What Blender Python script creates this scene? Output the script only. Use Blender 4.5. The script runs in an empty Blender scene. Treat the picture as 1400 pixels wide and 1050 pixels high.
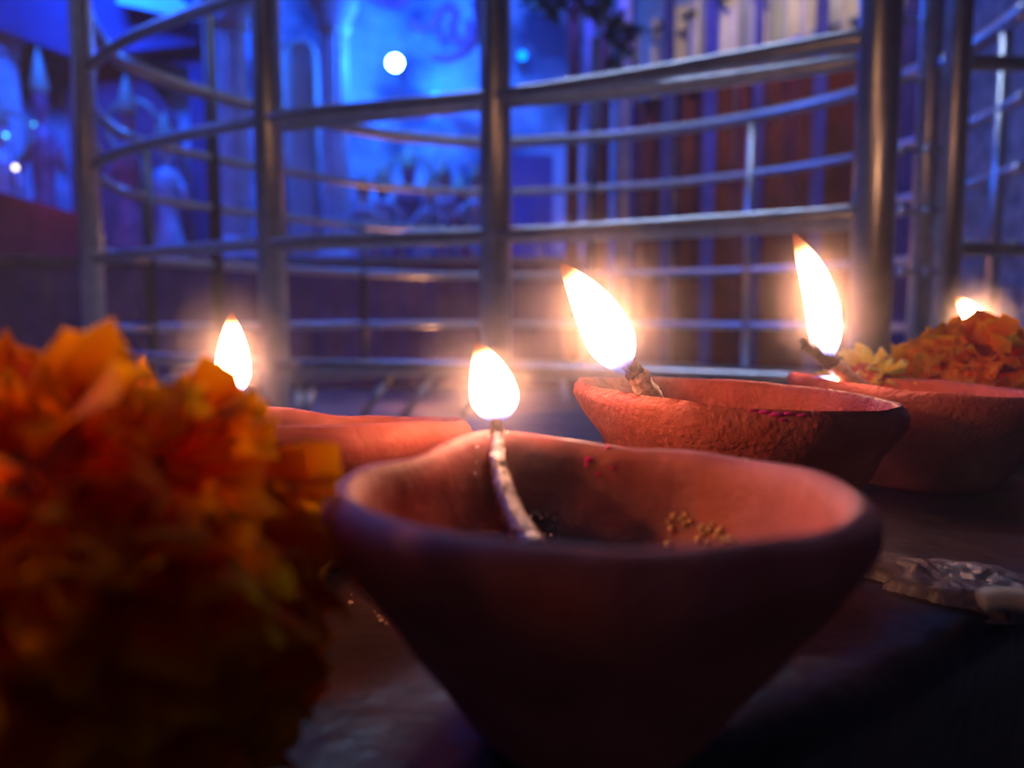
import bpy, bmesh, math, random
from mathutils import Vector, Matrix, noise
from mathutils.bvhtree import BVHTree
random.seed(7)
S = bpy.context.scene
COL = S.collection
PI = math.pi

# ------------------------------------------------------------------ camera, world, lights, exposure
F = 1050.0
PITCH = math.radians(5.17)
CAMZ = 0.056
cam_d = bpy.data.cameras.new('camera'); cam = bpy.data.objects.new('camera', cam_d); COL.objects.link(cam)
cam.location = (0, 0, CAMZ); cam.rotation_euler = (PI/2 - PITCH, math.radians(0.0), 0)
cam_d.sensor_width = 36; cam_d.lens = 27.0; cam_d.clip_start = 0.005; cam_d.clip_end = 60
cam_d.dof.use_dof = True; cam_d.dof.focus_distance = 0.185; cam_d.dof.aperture_fstop = 10.5
S.camera = cam
S.view_settings.view_transform = 'Standard'; S.view_settings.look = 'None'
S.view_settings.gamma = 1.0; S.view_settings.use_curve_mapping = False
S.view_settings.exposure = 0.0

w = bpy.data.worlds.new('world'); S.world = w; w.use_nodes = True
w.node_tree.nodes['Background'].inputs[0].default_value = (0.09, 0.10, 0.26, 1)
w.node_tree.nodes['Background'].inputs[1].default_value = 0.085

def area(name, loc, target, size, power, color, sy=None):
    l = bpy.data.lights.new(name, 'AREA'); l.energy = power; l.color = color; l.size = size
    if sy: l.shape = 'RECTANGLE'; l.size_y = sy
    o = bpy.data.objects.new(name, l); COL.objects.link(o); o.location = loc
    o.rotation_euler = (Vector(target)-Vector(loc)).to_track_quat('-Z', 'Y').to_euler()
    return o
def point(name, loc, r, power, color):
    l = bpy.data.lights.new(name, 'POINT'); l.energy = power; l.color = color; l.shadow_soft_size = r
    o = bpy.data.objects.new(name, l); COL.objects.link(o); o.location = loc; return o
BLUE = (0.002, 0.080, 1.0)
BACK_D = 4.9
area('stage_wash_left', (-2.2, 3.9, 2.5), (-2.4, BACK_D, 0.9), 0.5, 60, BLUE).data.spread = math.radians(110)
area('stage_wash_centre', (-0.5, 3.9, 2.5), (-0.5, BACK_D, 1.0), 0.4, 19, BLUE).data.spread = math.radians(100)
area('side_blue_light', (-1.9, 2.2, 2.0), (0.2, 1.5, 0.0), 0.25, 30, (0.03, 0.13, 1.0))
area('rail_highlight_light', (0.1, 2.3, 2.4), (0.1, 1.3, 0.0), 1.3, 10, (0.46, 0.62, 1.0), 0.06).data.spread = math.radians(100)  # added overhead strip that puts highlight lines along the rails
area('post_edge_fill', (-1.9, 0.9, 1.2), (0.2, 0.9, 0.2), 0.15, 2.4, (0.12, 0.20, 1.0), 1.6)  # tall blue light added at the left for the edges of the posts
point('stage_magenta_fill', (-2.3, 3.75, 0.75), 0.05, 0.7, (1.0, 0.02, 0.10))  # added reddish light to keep the maroon stage figures from turning blue
area('drape_warm_fill', (0.9, 2.4, 2.6), (1.5, 3.6, 1.4), 0.3, 7, (1.0, 0.78, 0.62)).data.spread = math.radians(70)  # added warm light aimed at the cream drapes
area('front_fill_light', (-0.6, -0.9, 1.8), (0.0, 1.0, 0.3), 1.4, 1.4, (0.5, 0.52, 1.0))  # broad fill added behind the camera for the steel to reflect
area('curtain_pleat_fill', (0.25, 3.3, 1.6), (1.3, 3.5, 0.5), 0.15, 5, (0.06, 0.08, 1.0))  # added blue grazing light for the curtain pleats
point('floor_lamp_glow', (-0.30, 2.95, -0.12), 0.03, 2.4, (1.0, 0.42, 0.14))
point('curtain_warm_fill', (0.55, 1.9, 0.0), 0.03, 0.7, (1.0, 0.30, 0.12))  # warm light added for the red curtain, not a lamp on the floor
point('unseen_marigold_fill', (-0.100, 0.044, 0.042), 0.006, 0.045, (1.0, 0.50, 0.20))  # added out-of-frame light that brightens the front of the left marigold
point('unseen_marigold_fill_rear', (-0.160, 0.125, 0.095), 0.006, 0.62, (1.0, 0.50, 0.20))  # second added out-of-frame light, for the marigold's top and translucent petals

# ------------------------------------------------------------------ projection helpers (pixel + real depth -> world point)
def P(px, py, d):
    u = (px-700)/F; v = (525-py)/F
    dy = math.cos(PITCH) + v*math.sin(PITCH)
    dz = -math.sin(PITCH) + v*math.cos(PITCH)
    return Vector((u/dy*d, d, CAMZ + dz/dy*d))
def PZ(px, py, z):
    a = P(px, py, 1.0)
    return P(px, py, (z-CAMZ)/(a.z-CAMZ))

# ------------------------------------------------------------------ object helpers
def thing(name, label, cat, loc=(0, 0, 0), group=None, kind=None):
    o = bpy.data.objects.new(name, None); COL.objects.link(o); o.location = loc
    o.empty_display_size = 0.02
    o['label'] = label; o['category'] = cat
    if group: o['group'] = group
    if kind: o['kind'] = kind
    return o
def tag(o, label, cat, group=None, kind=None):
    o['label'] = label; o['category'] = cat
    if group: o['group'] = group
    if kind: o['kind'] = kind
    return o
def me_obj(name, me, parent=None):
    o = bpy.data.objects.new(name, me); COL.objects.link(o)
    if parent:
        o.parent = parent; o.matrix_parent_inverse = Matrix.Translation(-Vector(parent.location))
    return o
def obj(name, bm, mat, parent=None, smooth=True):
    me = bpy.data.meshes.new(name)
    bmesh.ops.recalc_face_normals(bm, faces=bm.faces)
    bm.to_mesh(me); bm.free()
    for m in (mat if isinstance(mat, (list, tuple)) else [mat]): me.materials.append(m)
    if smooth: me.polygons.foreach_set('use_smooth', [True]*len(me.polygons))
    return me_obj(name, me, parent)
def struct(o): o['kind'] = 'structure'; return o

def spline(pts, n=8):
    pts = [Vector(p) for p in pts]
    if len(pts) < 3: return pts
    out = []
    for i in range(len(pts)-1):
        p0 = pts[i-1] if i else pts[0]*2-pts[1]
        p1, p2 = pts[i], pts[i+1]
        p3 = pts[i+2] if i+2 < len(pts) else pts[-1]*2-pts[-2]
        for k in range(n):
            t = k/n
            out.append(0.5*((2*p1)+(-p0+p2)*t+(2*p0-5*p1+4*p2-p3)*t*t+(-p0+3*p1-3*p2+p3)*t**3))
    out.append(pts[-1]); return out
def tube(bm, pts, r, seg=12, cap=True, flat=1.0):
    pts = [Vector(p) for p in pts]; rings = []
    n = len(pts); N = None
    for i, p in enumerate(pts):
        t = (pts[min(i+1, n-1)]-pts[max(i-1, 0)]).normalized()
        if N is None:
            N = t.orthogonal().normalized()
            if abs(t.z) < 0.9: N = (Vector((0, 0, 1))-t*t.z).normalized()
        N = (N - t*N.dot(t)).normalized(); B = t.cross(N)
        rr = r[i] if isinstance(r, (list, tuple)) else r
        rings.append([bm.verts.new(p+(N*math.cos(2*PI*k/seg)*rr+B*math.sin(2*PI*k/seg)*rr*flat)) for k in range(seg)])
    for a, b in zip(rings, rings[1:]):
        for k in range(seg): bm.faces.new((a[k], a[(k+1) % seg], b[(k+1) % seg], b[k]))
    if cap: bm.faces.new(rings[0][::-1]); bm.faces.new(rings[-1])
    return rings
def box(bm, x0, x1, y0, y1, z0, z1, bev=0):
    m = Matrix.Translation(((x0+x1)/2, (y0+y1)/2, (z0+z1)/2)) @ Matrix.Diagonal((x1-x0, y1-y0, z1-z0, 1))
    g = bmesh.ops.create_cube(bm, size=1, matrix=m)
    if bev:
        es = list({e for v in g['verts'] for e in v.link_edges})
        bmesh.ops.bevel(bm, geom=es, offset=bev, segments=2, affect='EDGES')
def lathe(bm, prof, c=(0, 0, 0), seg=20):
    c = Vector(c); rings = []
    for r, z in prof:
        if r < 1e-6: rings.append([bm.verts.new(c+Vector((0, 0, z)))])
        else: rings.append([bm.verts.new(c+Vector((r*math.cos(2*PI*k/seg), r*math.sin(2*PI*k/seg), z))) for k in range(seg)])
    for a, b in zip(rings, rings[1:]):
        for k in range(seg):
            k2 = (k+1) % seg
            if len(a) == 1 and len(b) == 1: continue
            if len(a) == 1: bm.faces.new((a[0], b[k2], b[k]))
            elif len(b) == 1: bm.faces.new((a[k], a[k2], b[0]))
            else: bm.faces.new((a[k], a[k2], b[k2], b[k]))
def ball(bm, c, r, sub=2, sc=(1, 1, 1)):
    bmesh.ops.create_icosphere(bm, subdivisions=sub, radius=r, matrix=Matrix.Translation(c) @ Matrix.Diagonal((*sc, 1)))

# ------------------------------------------------------------------ materials
def mat(name, c1, c2=None, rough=0.6, metal=0.0, scale=20, bump=0.0, bscale=None, bdist=0.001, coat=0, det=4, lo=.35, hi=.65, spec=.5, trans=None):
    m = bpy.data.materials.new(name); m.use_nodes = True; nt = m.node_tree; b = nt.nodes['Principled BSDF']
    b.inputs['Roughness'].default_value = rough; b.inputs['Metallic'].default_value = metal
    b.inputs['Specular IOR Level'].default_value = spec
    if coat: b.inputs['Coat Weight'].default_value = coat; b.inputs['Coat Roughness'].default_value = .15
    tc = nt.nodes.new('ShaderNodeTexCoord')
    n = nt.nodes.new('ShaderNodeTexNoise'); n.inputs['Scale'].default_value = scale; n.inputs['Detail'].default_value = det
    nt.links.new(tc.outputs['Object'], n.inputs['Vector'])
    r = nt.nodes.new('ShaderNodeValToRGB'); r.color_ramp.elements[0].position = lo; r.color_ramp.elements[1].position = hi
    r.color_ramp.elements[0].color = (*c1, 1); r.color_ramp.elements[1].color = (*(c2 or c1), 1)
    nt.links.new(n.outputs[0], r.inputs[0]); nt.links.new(r.outputs[0], b.inputs['Base Color'])
    if bump:
        n2 = nt.nodes.new('ShaderNodeTexNoise'); n2.inputs['Scale'].default_value = bscale or scale*3; n2.inputs['Detail'].default_value = 5
        nt.links.new(tc.outputs['Object'], n2.inputs['Vector'])
        bp = nt.nodes.new('ShaderNodeBump'); bp.inputs['Strength'].default_value = bump; bp.inputs['Distance'].default_value = bdist
        nt.links.new(n2.outputs[0], bp.inputs['Height']); nt.links.new(bp.outputs[0], b.inputs['Normal'])
    return m
def clay_mat(name, c1, c2, bmp=.4, bd=.0006):
    m = mat(name, c1, c2, rough=.62, scale=110, bump=bmp, bscale=620, bdist=bd, spec=.35)
    nt = m.node_tree; b = nt.nodes['Principled BSDF']; ramp = [n for n in nt.nodes if n.type == 'VALTORGB'][0]
    at = nt.nodes.new('ShaderNodeAttribute'); at.attribute_name = 'soot'
    mx = nt.nodes.new('ShaderNodeMixRGB'); mx.inputs[2].default_value = (.040, .032, .040, 1)
    nt.links.new(ramp.outputs[0], mx.inputs[1]); nt.links.new(at.outputs['Fac'], mx.inputs[0]); nt.links.new(mx.outputs[0], b.inputs['Base Color'])
    mr = nt.nodes.new('ShaderNodeMapRange'); mr.inputs[3].default_value = .62; mr.inputs[4].default_value = .22
    nt.links.new(at.outputs['Fac'], mr.inputs[0]); nt.links.new(mr.outputs[0], b.inputs['Roughness'])
    return m
M_CLAY = clay_mat('terracotta', (.40, .080, .052), (.53, .135, .100))
M_CLAY2 = clay_mat('terracotta_red', (.42, .070, .040), (.56, .115, .072), .85, .0011)
M_STEEL = mat('brushed_steel', (.50, .50, .52), (.62, .62, .64), rough=.33, metal=1, scale=60, bump=.08, bscale=200)
M_STEEL_D = mat('dull_steel', (.42, .42, .45), (.55, .55, .58), rough=.34, metal=1, scale=60)
M_IRON = mat('dark_iron', (.05, .05, .06), (.09, .09, .11), rough=.45, metal=.8, scale=60)
M_SLAB = mat('wet_dark_stone', (.012, .007, .008), (.062, .026, .021), rough=.33, scale=26, bump=.8, bscale=55, bdist=.0018, det=8, spec=.55)
M_FLOOR = mat('floor_stone', (.22, .15, .12), (.40, .29, .22), rough=.5, scale=6, bump=.2, bscale=40)
M_WICK = mat('oiled_cotton', (.30, .17, .13), (.60, .42, .34), rough=.30, scale=900, bump=.6, bscale=1800, bdist=.0004, spec=.8)
M_WICK1 = mat('sooty_oiled_cotton', (.12, .065, .055), (.30, .19, .16), rough=.22, scale=900, bump=.6, bscale=1800, bdist=.0004, spec=.9)
M_CHAR = mat('charred_cotton', (.015, .010, .010), (.10, .045, .03), rough=.4, scale=1200, bump=.8, bscale=2200, bdist=.0004)
M_OIL = mat('oil', (.06, .025, .012), (.10, .04, .02), rough=.04, scale=40, spec=1.0)
M_BUB = mat('oil_bubble', (.55, .6, .75), rough=.05, metal=.0, spec=1.0, coat=1)
M_BEAD = mat('wet_bead', (.8, .8, .85), rough=.06, metal=1)
M_PINK = mat('pink_powder', (.75, .005, .22), (.55, .0, .12), rough=.95, scale=900)
M_GOLDC = mat('crumb', (.55, .25, .08), (.75, .45, .18), rough=.4, scale=900, bump=.5)
def petal_mat(name, root, mid, edge):
    m = bpy.data.materials.new(name); m.use_nodes = True; nt = m.node_tree; b = nt.nodes['Principled BSDF']; out = nt.nodes['Material Output']
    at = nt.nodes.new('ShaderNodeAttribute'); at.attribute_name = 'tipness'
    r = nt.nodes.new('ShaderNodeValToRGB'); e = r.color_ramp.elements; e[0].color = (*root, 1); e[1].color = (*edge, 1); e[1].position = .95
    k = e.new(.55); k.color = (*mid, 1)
    nt.links.new(at.outputs['Fac'], r.inputs[0])
    oi = nt.nodes.new('ShaderNodeObjectInfo'); hs = nt.nodes.new('ShaderNodeHueSaturation')
    mr = nt.nodes.new('ShaderNodeMapRange'); mr.inputs[3].default_value = .484; mr.inputs[4].default_value = .522
    nt.links.new(oi.outputs['Random'], mr.inputs[0]); nt.links.new(mr.outputs[0], hs.inputs['Hue']); nt.links.new(r.outputs[0], hs.inputs['Color'])
    nt.links.new(hs.outputs[0], b.inputs['Base Color']); b.inputs['Roughness'].default_value = .8; b.inputs['Specular IOR Level'].default_value = .15
    tr = nt.nodes.new('ShaderNodeBsdfTranslucent'); nt.links.new(hs.outputs[0], tr.inputs[0])
    mx = nt.nodes.new('ShaderNodeMixShader'); mx.inputs[0].default_value = .58
    nt.links.new(b.outputs[0], mx.inputs[1]); nt.links.new(tr.outputs[0], mx.inputs[2]); nt.links.new(mx.outputs[0], out.inputs[0])
    return m
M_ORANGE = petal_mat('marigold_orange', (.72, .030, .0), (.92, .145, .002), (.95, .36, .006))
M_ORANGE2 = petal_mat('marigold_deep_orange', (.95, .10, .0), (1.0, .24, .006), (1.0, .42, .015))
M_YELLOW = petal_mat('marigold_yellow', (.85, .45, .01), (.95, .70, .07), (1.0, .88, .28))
M_CORE = mat('flower_core', (.35, .03, .0), (.5, .08, .0), rough=.8, scale=200)
M_CALYX = mat('green_calyx', (.06, .10, .02), (.12, .17, .04), rough=.7, scale=200)

def flame_mat(name, body, strength):
    m = bpy.data.materials.new(name); m.use_nodes = True; nt = m.node_tree; nt.nodes.clear()
    out = nt.nodes.new('ShaderNodeOutputMaterial'); em = nt.nodes.new('ShaderNodeEmission'); tr = nt.nodes.new('ShaderNodeBsdfTransparent')
    mx = nt.nodes.new('ShaderNodeMixShader')
    at = nt.nodes.new('ShaderNodeAttribute'); at.attribute_name = 'fh'
    r = nt.nodes.new('ShaderNodeValToRGB'); e = r.color_ramp.elements
    e[0].position = 0; e[0].color = (.08, .22, 1, 1)
    e[1].position = 1; e[1].color = (1, .16, .05, 1)
    for pos, c in ((.06, (.12, .28, 1)), (.12, (.5, .45, .8)), (.22, body), (.76, body), (.90, tuple(a*b for a, b in zip(body, (.5, .35, .2))))):
        k = e.new(pos); k.color = (*c, 1)
    nt.links.new(at.outputs['Fac'], r.inputs[0]); nt.links.new(r.outputs[0], em.inputs[0])
    s = nt.nodes.new('ShaderNodeValToRGB'); q = s.color_ramp.elements
    q[0].position = 0; q[0].color = (.016, .016, .016, 1); q[1].position = 1; q[1].color = (.016, .016, .016, 1)
    for pos, v in ((.07, .022), (.14, .12), (.22, 1), (.76, 1), (.84, .30), (.91, .04)):
        k = q.new(pos); k.color = (v, v, v, 1)
    mu = nt.nodes.new('ShaderNodeMath'); mu.operation = 'MULTIPLY'; mu.inputs[1].default_value = strength
    nt.links.new(at.outputs['Fac'], s.inputs[0]); nt.links.new(s.outputs[0], mu.inputs[0]); nt.links.new(mu.outputs[0], em.inputs[1])
    o = nt.nodes.new('ShaderNodeValToRGB'); q = o.color_ramp.elements
    q[0].position = 0; q[0].color = (.10,)*3+(1,); q[1].position = 1; q[1].color = (.0,)*3+(1,)
    for pos, v in ((.10, .40), (.17, .9), (.22, 1), (.78, 1), (.87, .55), (.94, .22)):
        k = q.new(pos); k.color = (v, v, v, 1)
    nt.links.new(at.outputs['Fac'], o.inputs[0])
    nt.links.new(o.outputs[0], mx.inputs[0]); nt.links.new(tr.outputs[0], mx.inputs[1]); nt.links.new(em.outputs[0], mx.inputs[2])
    nt.links.new(mx.outputs[0], out.inputs[0])
    return m
M_FLAME = flame_mat('flame', (1.0, .44, .23), 55)
M_FLAME_SMALL = flame_mat('flame_far', (1.0, .46, .22), 100)
def halo_mat():
    # added volume that imitates bloom round a flame: densest at the middle, thinning outwards
    m = bpy.data.materials.new('flame_halo'); m.use_nodes = True; nt = m.node_tree; nt.nodes.clear()
    out = nt.nodes.new('ShaderNodeOutputMaterial'); vs = nt.nodes.new('ShaderNodeVolumeScatter'); vs.inputs['Color'].default_value = (1, .96, .93, 1)
    tc = nt.nodes.new('ShaderNodeTexCoord'); gr = nt.nodes.new('ShaderNodeTexGradient'); gr.gradient_type = 'SPHERICAL'
    pw = nt.nodes.new('ShaderNodeMath'); pw.operation = 'POWER'; pw.inputs[1].default_value = 1.6
    mu = nt.nodes.new('ShaderNodeMath'); mu.operation = 'MULTIPLY'; mu.inputs[1].default_value = 16
    nt.links.new(tc.outputs['Object'], gr.inputs[0]); nt.links.new(gr.outputs[1], pw.inputs[0]); nt.links.new(pw.outputs[0], mu.inputs[0]); nt.links.new(mu.outputs[0], vs.inputs['Density'])
    nt.links.new(vs.outputs[0], out.inputs['Volume'])
    return m
M_HALO = halo_mat()

# ------------------------------------------------------------------ setting: floor, walls, stage
FLOORZ = CAMZ-0.36
bm = bmesh.new(); box(bm, -5, 5, -2.0, 6.5, FLOORZ-.1, FLOORZ)
struct(obj('floor', bm, M_FLOOR, smooth=False))
M_BACK = mat('painted_backdrop', (.10, .10, .16), (.75, .75, .78), rough=.8, scale=2.6, det=6, lo=.38, hi=.62)
bm = bmesh.new(); box(bm, -5, 1.2, BACK_D, BACK_D+.1, FLOORZ, 3.25)
struct(obj('wall_back', bm, M_BACK, smooth=False))
M_PLASTER = mat('grey_plaster', (.34, .34, .34), (.46, .46, .45), rough=.8, scale=5)
bm = bmesh.new()
a = P(830, 400, 4.7); b_ = P(1420, 400, 2.75)
dirv = Vector((b_.x-a.x, b_.y-a.y, 0)).normalized(); nrm = Vector((-dirv.y, dirv.x, 0))
def wallbox(bm, A, B, z0, z1, th):
    A = Vector((A[0], A[1], 0)); B = Vector((B[0], B[1], 0)); t = (B-A).normalized(); n = Vector((-t.y, t.x, 0))*th
    vs = [bm.verts.new((p.x, p.y, z)) for z in (z0, z1) for p in (A, B, B+n, A+n)]
    for f in ((0, 1, 2, 3), (7, 6, 5, 4), (0, 4, 5, 1), (1, 5, 6, 2), (2, 6, 7, 3), (3, 7, 4, 0)): bm.faces.new([vs[i] for i in f])
wallbox(bm, a, b_, FLOORZ, 3.0, .1)
struct(obj('wall_right_rear', bm, M_PLASTER, smooth=False))
M_GRANITE = mat('grey_granite', (.13, .13, .16), (.34, .34, .40), rough=.45, scale=22, det=8, bump=.2)
bm = bmesh.new(); wallbox(bm, (1.42, 2.62), (1.50, 1.2), FLOORZ, 3.0, .12)
struct(obj('wall_right', bm, M_GRANITE, smooth=False))

# stone ledge carrying the lamps
E0 = PZ(980, 1040, 0); E1 = PZ(1400, 828, 0)
ed = Vector((E1.x-E0.x, E1.y-E0.y, 0)).normalized(); en = Vector((-ed.y, ed.x, 0))
ledge = thing('stone_ledge', 'dark wet stone ledge under the clay lamps with a worn slanting front edge', 'ledge', (0.1, 0.25, FLOORZ))
def ledge_mesh():
    bm = bmesh.new()
    L0, L1 = -.55, .95; W = .295; nx, ny = 180, 40
    prof = []                                  # cross-section: from the front foot up over the edge to the back foot
    zs = [FLOORZ, FLOORZ*.6, FLOORZ*.3, FLOORZ*.12, -.014, -.007]
    for z in zs: prof.append((0.0, z))
    prof += [(.0012, -.0040), (.0035, -.0018), (.006, -.0006), (.009, 0)]
    for i in range(1, ny): prof.append((.007+(W-.014)*i/ny, 0))
    prof += [(W-.007, 0), (W-.002, -.003), (W, -.01), (W, FLOORZ)]
    rows = []
    for (u, z) in prof:
        row = []
        for i in range(nx+1):
            s = L0+(L1-L0)*i/nx
            p = E0 + ed*s + en*u; p.z = z
            n = noise.noise(Vector((p.x*30, p.y*30, z*30)))
            if z > -.03:
                p.z += .0006*n + .0004*noise.noise(Vector((p.x*110, p.y*110, 3)))
            p += en*(-.0015*noise.noise(Vector((s*45, z*20, 7))) if u < .01 else 0)
            row.append(bm.verts.new(p))
        rows.append(row)
    for a, b in zip(rows, rows[1:]):
        for i in range(nx): bm.faces.new((a[i], a[i+1], b[i+1], b[i]))
    bm.faces.new([r[0] for r in rows]); bm.faces.new([r[-1] for r in rows][::-1])
    bm.faces.new([rows[0][i] for i in range(nx+1)][::-1]+[rows[-1][i] for i in range(nx+1)])
    return bm
obj('slab', ledge_mesh(), M_SLAB, ledge)

# ------------------------------------------------------------------ diyas
def diya_bowl(parent, c, R, H, rb, spout_ang, spout_len, tilt_ang, tilt, m, lip=.0042, seg=168, seed=0, soot=None, soot_amt=1.0, spw=.38, lift=.002, fl=.98, ovh=.0022, lipz=.0085, pit=0.0):
    """thick-walled hand-made clay bowl with a pinched spout"""
    prof = []
    prof += [(0, .0), (rb*.6, .0), (rb, .0), (rb+.0012, .0012)]
    n1 = 12
    for i in range(1, n1+1):
        t = i/n1; prof.append((rb+.0012+(R-ovh-rb-.0012)*(t**fl), .0012+(H-lipz-.0012)*t))
    prof += [(R-.0010, H-lipz*.76), (R-.0002, H-lipz*.53), (R, H-lipz*.353), (R-.0006, H-.0014), (R-.0018, H-.0004), (R-lip*.6, H), (R-lip*.85, H-.0006), (R-lip, H-.0018), (R-lip-.0006, H-.0035)]
    n2 = 14
    for i in range(1, n2+1):
        t = i/n2; prof.append(((R-lip-.0006)*math.cos(t*PI/2*.93)**.75, (H-.0035)-(H-.0035-.006)*math.sin(t*PI/2)**1.05))
    prof.append((0, .0058))
    bm = bmesh.new(); sl = bm.verts.layers.float.new('soot')
    rings = []
    nout = len(prof)
    for j, (r, z) in enumerate(prof):
        ring = []
        inner = j > n1+8
        for k in range(seg if r > 1e-6 else 1):
            th = 2*PI*k/seg
            da = (th-spout_ang+PI) % (2*PI)-PI
            g = math.exp(-(da/spw)**2)
            hz = (z/H)**2.2
            rr = r*(1+.012*noise.noise(Vector((math.cos(th)*1.3, math.sin(th)*1.3, seed+z*30))))
            rr += spout_len*g*hz*(r/R)
            rr -= .0015*(math.exp(-((abs(da)-.62)/.25)**2))*hz*(r/R)
            zz = z + lift*g*hz + tilt*math.cos(th-tilt_ang)*(z/H)*(r/R) + .00055*noise.noise(Vector((math.cos(th)*2.4, math.sin(th)*2.4, seed+5)))*hz
            p = Vector((c[0]+rr*math.cos(th), c[1]+rr*math.sin(th), c[2]+zz))
            nn = noise.noise(Vector((p.x*170, p.y*170, p.z*170)))
            nn2 = noise.noise(Vector((p.x*420, p.y*420, p.z*420)))
            k2 = (.00028*nn+.00016*nn2)*(1 if r > rb else .2)
            if pit and inner: k2 += pit*(abs(noise.noise(p*600))*1.2+abs(noise.noise(p*1300))*.8)
            k2 += .00012*math.sin(z*2600+th)*(0 if inner else 1)
            p += Vector((math.cos(th), math.sin(th), 0))*k2
            v = bm.verts.new(p)
            s = 0
            if soot and inner:
                for (sx, sy, sz, sr, amt) in soot:
                    q = (p-Vector((sx, sy, sz))).length/sr + .35*noise.noise(p*160)
                    s = max(s, amt*max(0, min(1, 1.35-q)))
            v[sl] = s
            ring.append(v)
        rings.append(ring)
    for a, b in zip(rings, rings[1:]):
        for k in range(seg):
            k2 = (k+1) % seg
            if len(a) == 1: bm.faces.new((a[0], b[k2], b[k]))
            elif len(b) == 1: bm.faces.new((a[k], a[k2], b[0]))
            else: bm.faces.new((a[k], a[k2], b[k2], b[k]))
    return obj('bowl', bm, m, parent)

def wick(parent, pts, r0, r1, char_from=.6, m=None):
    sp = spline(pts, 8); n = len(sp)
    bm = bmesh.new()
    rr = [(r0+(r1-r0)*(i/(n-1)))*(1+.14*noise.noise(Vector((i*.7, 2, r0*1e4)))) for i in range(n)]
    rings = tube(bm, sp, rr, 14)
    bm.faces.ensure_lookup_table()
    for ring in rings:
        for v in ring: v.co += Vector((noise.noise(v.co*900), noise.noise(v.co*900+Vector((5, 0, 0))), noise.noise(v.co*900+Vector((0, 5, 0)))))*r0*.22
    for f in bm.faces:
        cm = f.calc_center_median(); i = min(range(n), key=lambda q: (sp[q]-cm).length)
        f.material_index = 1 if i/(n-1) > char_from else 0
    w_ = obj('wick', bm, [m or M_WICK, M_CHAR], parent)
    return w_
def flame(parent, base, tip, width, bend=(0, 0, 0), m=None, tipcurl=(0, 0, 0), prof=None, with_halo=True):
    base = Vector(base); tip = Vector(tip); bend = Vector(bend); tipcurl = Vector(tipcurl)
    n = 26; sp = []
    for i in range(n+1):
        t = i/n
        sp.append(base.lerp(tip, t)+bend*math.sin(PI*t)+tipcurl*t**4)
    pr = prof or [(0, .14), (.06, .42), (.15, .76), (.28, 1.0), (.42, .98), (.58, .84), (.72, .64), (.84, .42), (.93, .22), (1, .03)]
    def R(t):
        for (a, ra), (b, rb_) in zip(pr, pr[1:]):
            if t <= b:
                q = (t-a)/(b-a); return ra+(rb_-ra)*q
        return .02
    rs = [R(i/n)*width/2 for i in range(n+1)]
    rs = [rs[0]]+[(rs[i-1]+2*rs[i]+rs[i+1])/4 for i in range(1, n)]+[rs[-1]]
    bm = bmesh.new(); fl = bm.verts.layers.float.new('fh')
    rings = tube(bm, sp, rs, 18)
    for i, ring in enumerate(rings):
        for v in ring: v[fl] = i/n
    f = obj('flame', bm, m or M_FLAME, parent)
    c_ = base.lerp(tip, .42)+bend; hl = (tip-base).length
    bm = bmesh.new(); bmesh.ops.create_icosphere(bm, subdivisions=3, radius=1)
    o = obj('flame_halo', bm, M_HALO, f); o['kind'] = 'stuff'  # scattering shell added to give the flame a soft glow
    q = (tip-base).to_track_quat('Z', 'Y')
    o.matrix_parent_inverse = Matrix.Identity(4); o.location = c_; o.rotation_euler = q.to_euler(); o.scale = (width*2.2, width*2.2, hl*.5+width*1.7)
    return f

CLAY_GROUP = None
# --- front lamp
c1 = (.0107, .1005, 0)
R1, H1 = .0352, .0342
sp1 = math.radians(112)
d1 = thing('clay_oil_lamp', 'large blurred terracotta oil lamp in front with a burning wick and sooty inside', 'oil lamp', c1)
soot1 = [(.006, .131, .028, .011, .85), (-.003, .130, .026, .009, .7), (.004, .126, .020, .015, 1.0), (.013, .126, .014, .016, 1.0), (-.004, .124, .012, .012, .8), (.002, .133, .031, .007, .7), (.030, .118, .010, .008, .5)]
diya_bowl(d1, c1, R1, H1, .0140, sp1, .006, math.radians(-105), .0012, M_CLAY, seed=1, soot=soot1)
wt = P(678, 566, .136)
wick(d1, [P(735, 760, .112), P(700, 700, .120), P(682, 640, .1285), P(680, 600, .1345), wt], .0024, .0010, .80, M_WICK1)
flame(d1, P(682, 580, .137), P(652, 466, .137), .0086, bend=(.0006, 0, 0))
bm = bmesh.new(); lathe(bm, [(0, .0078), (.012, .0078), (.0155, .0079), (.0158, .0070), (.010, .0060), (0, .0058)], (c1[0], c1[1], 0), 40)
obj('oil', bm, M_OIL, d1)
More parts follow.
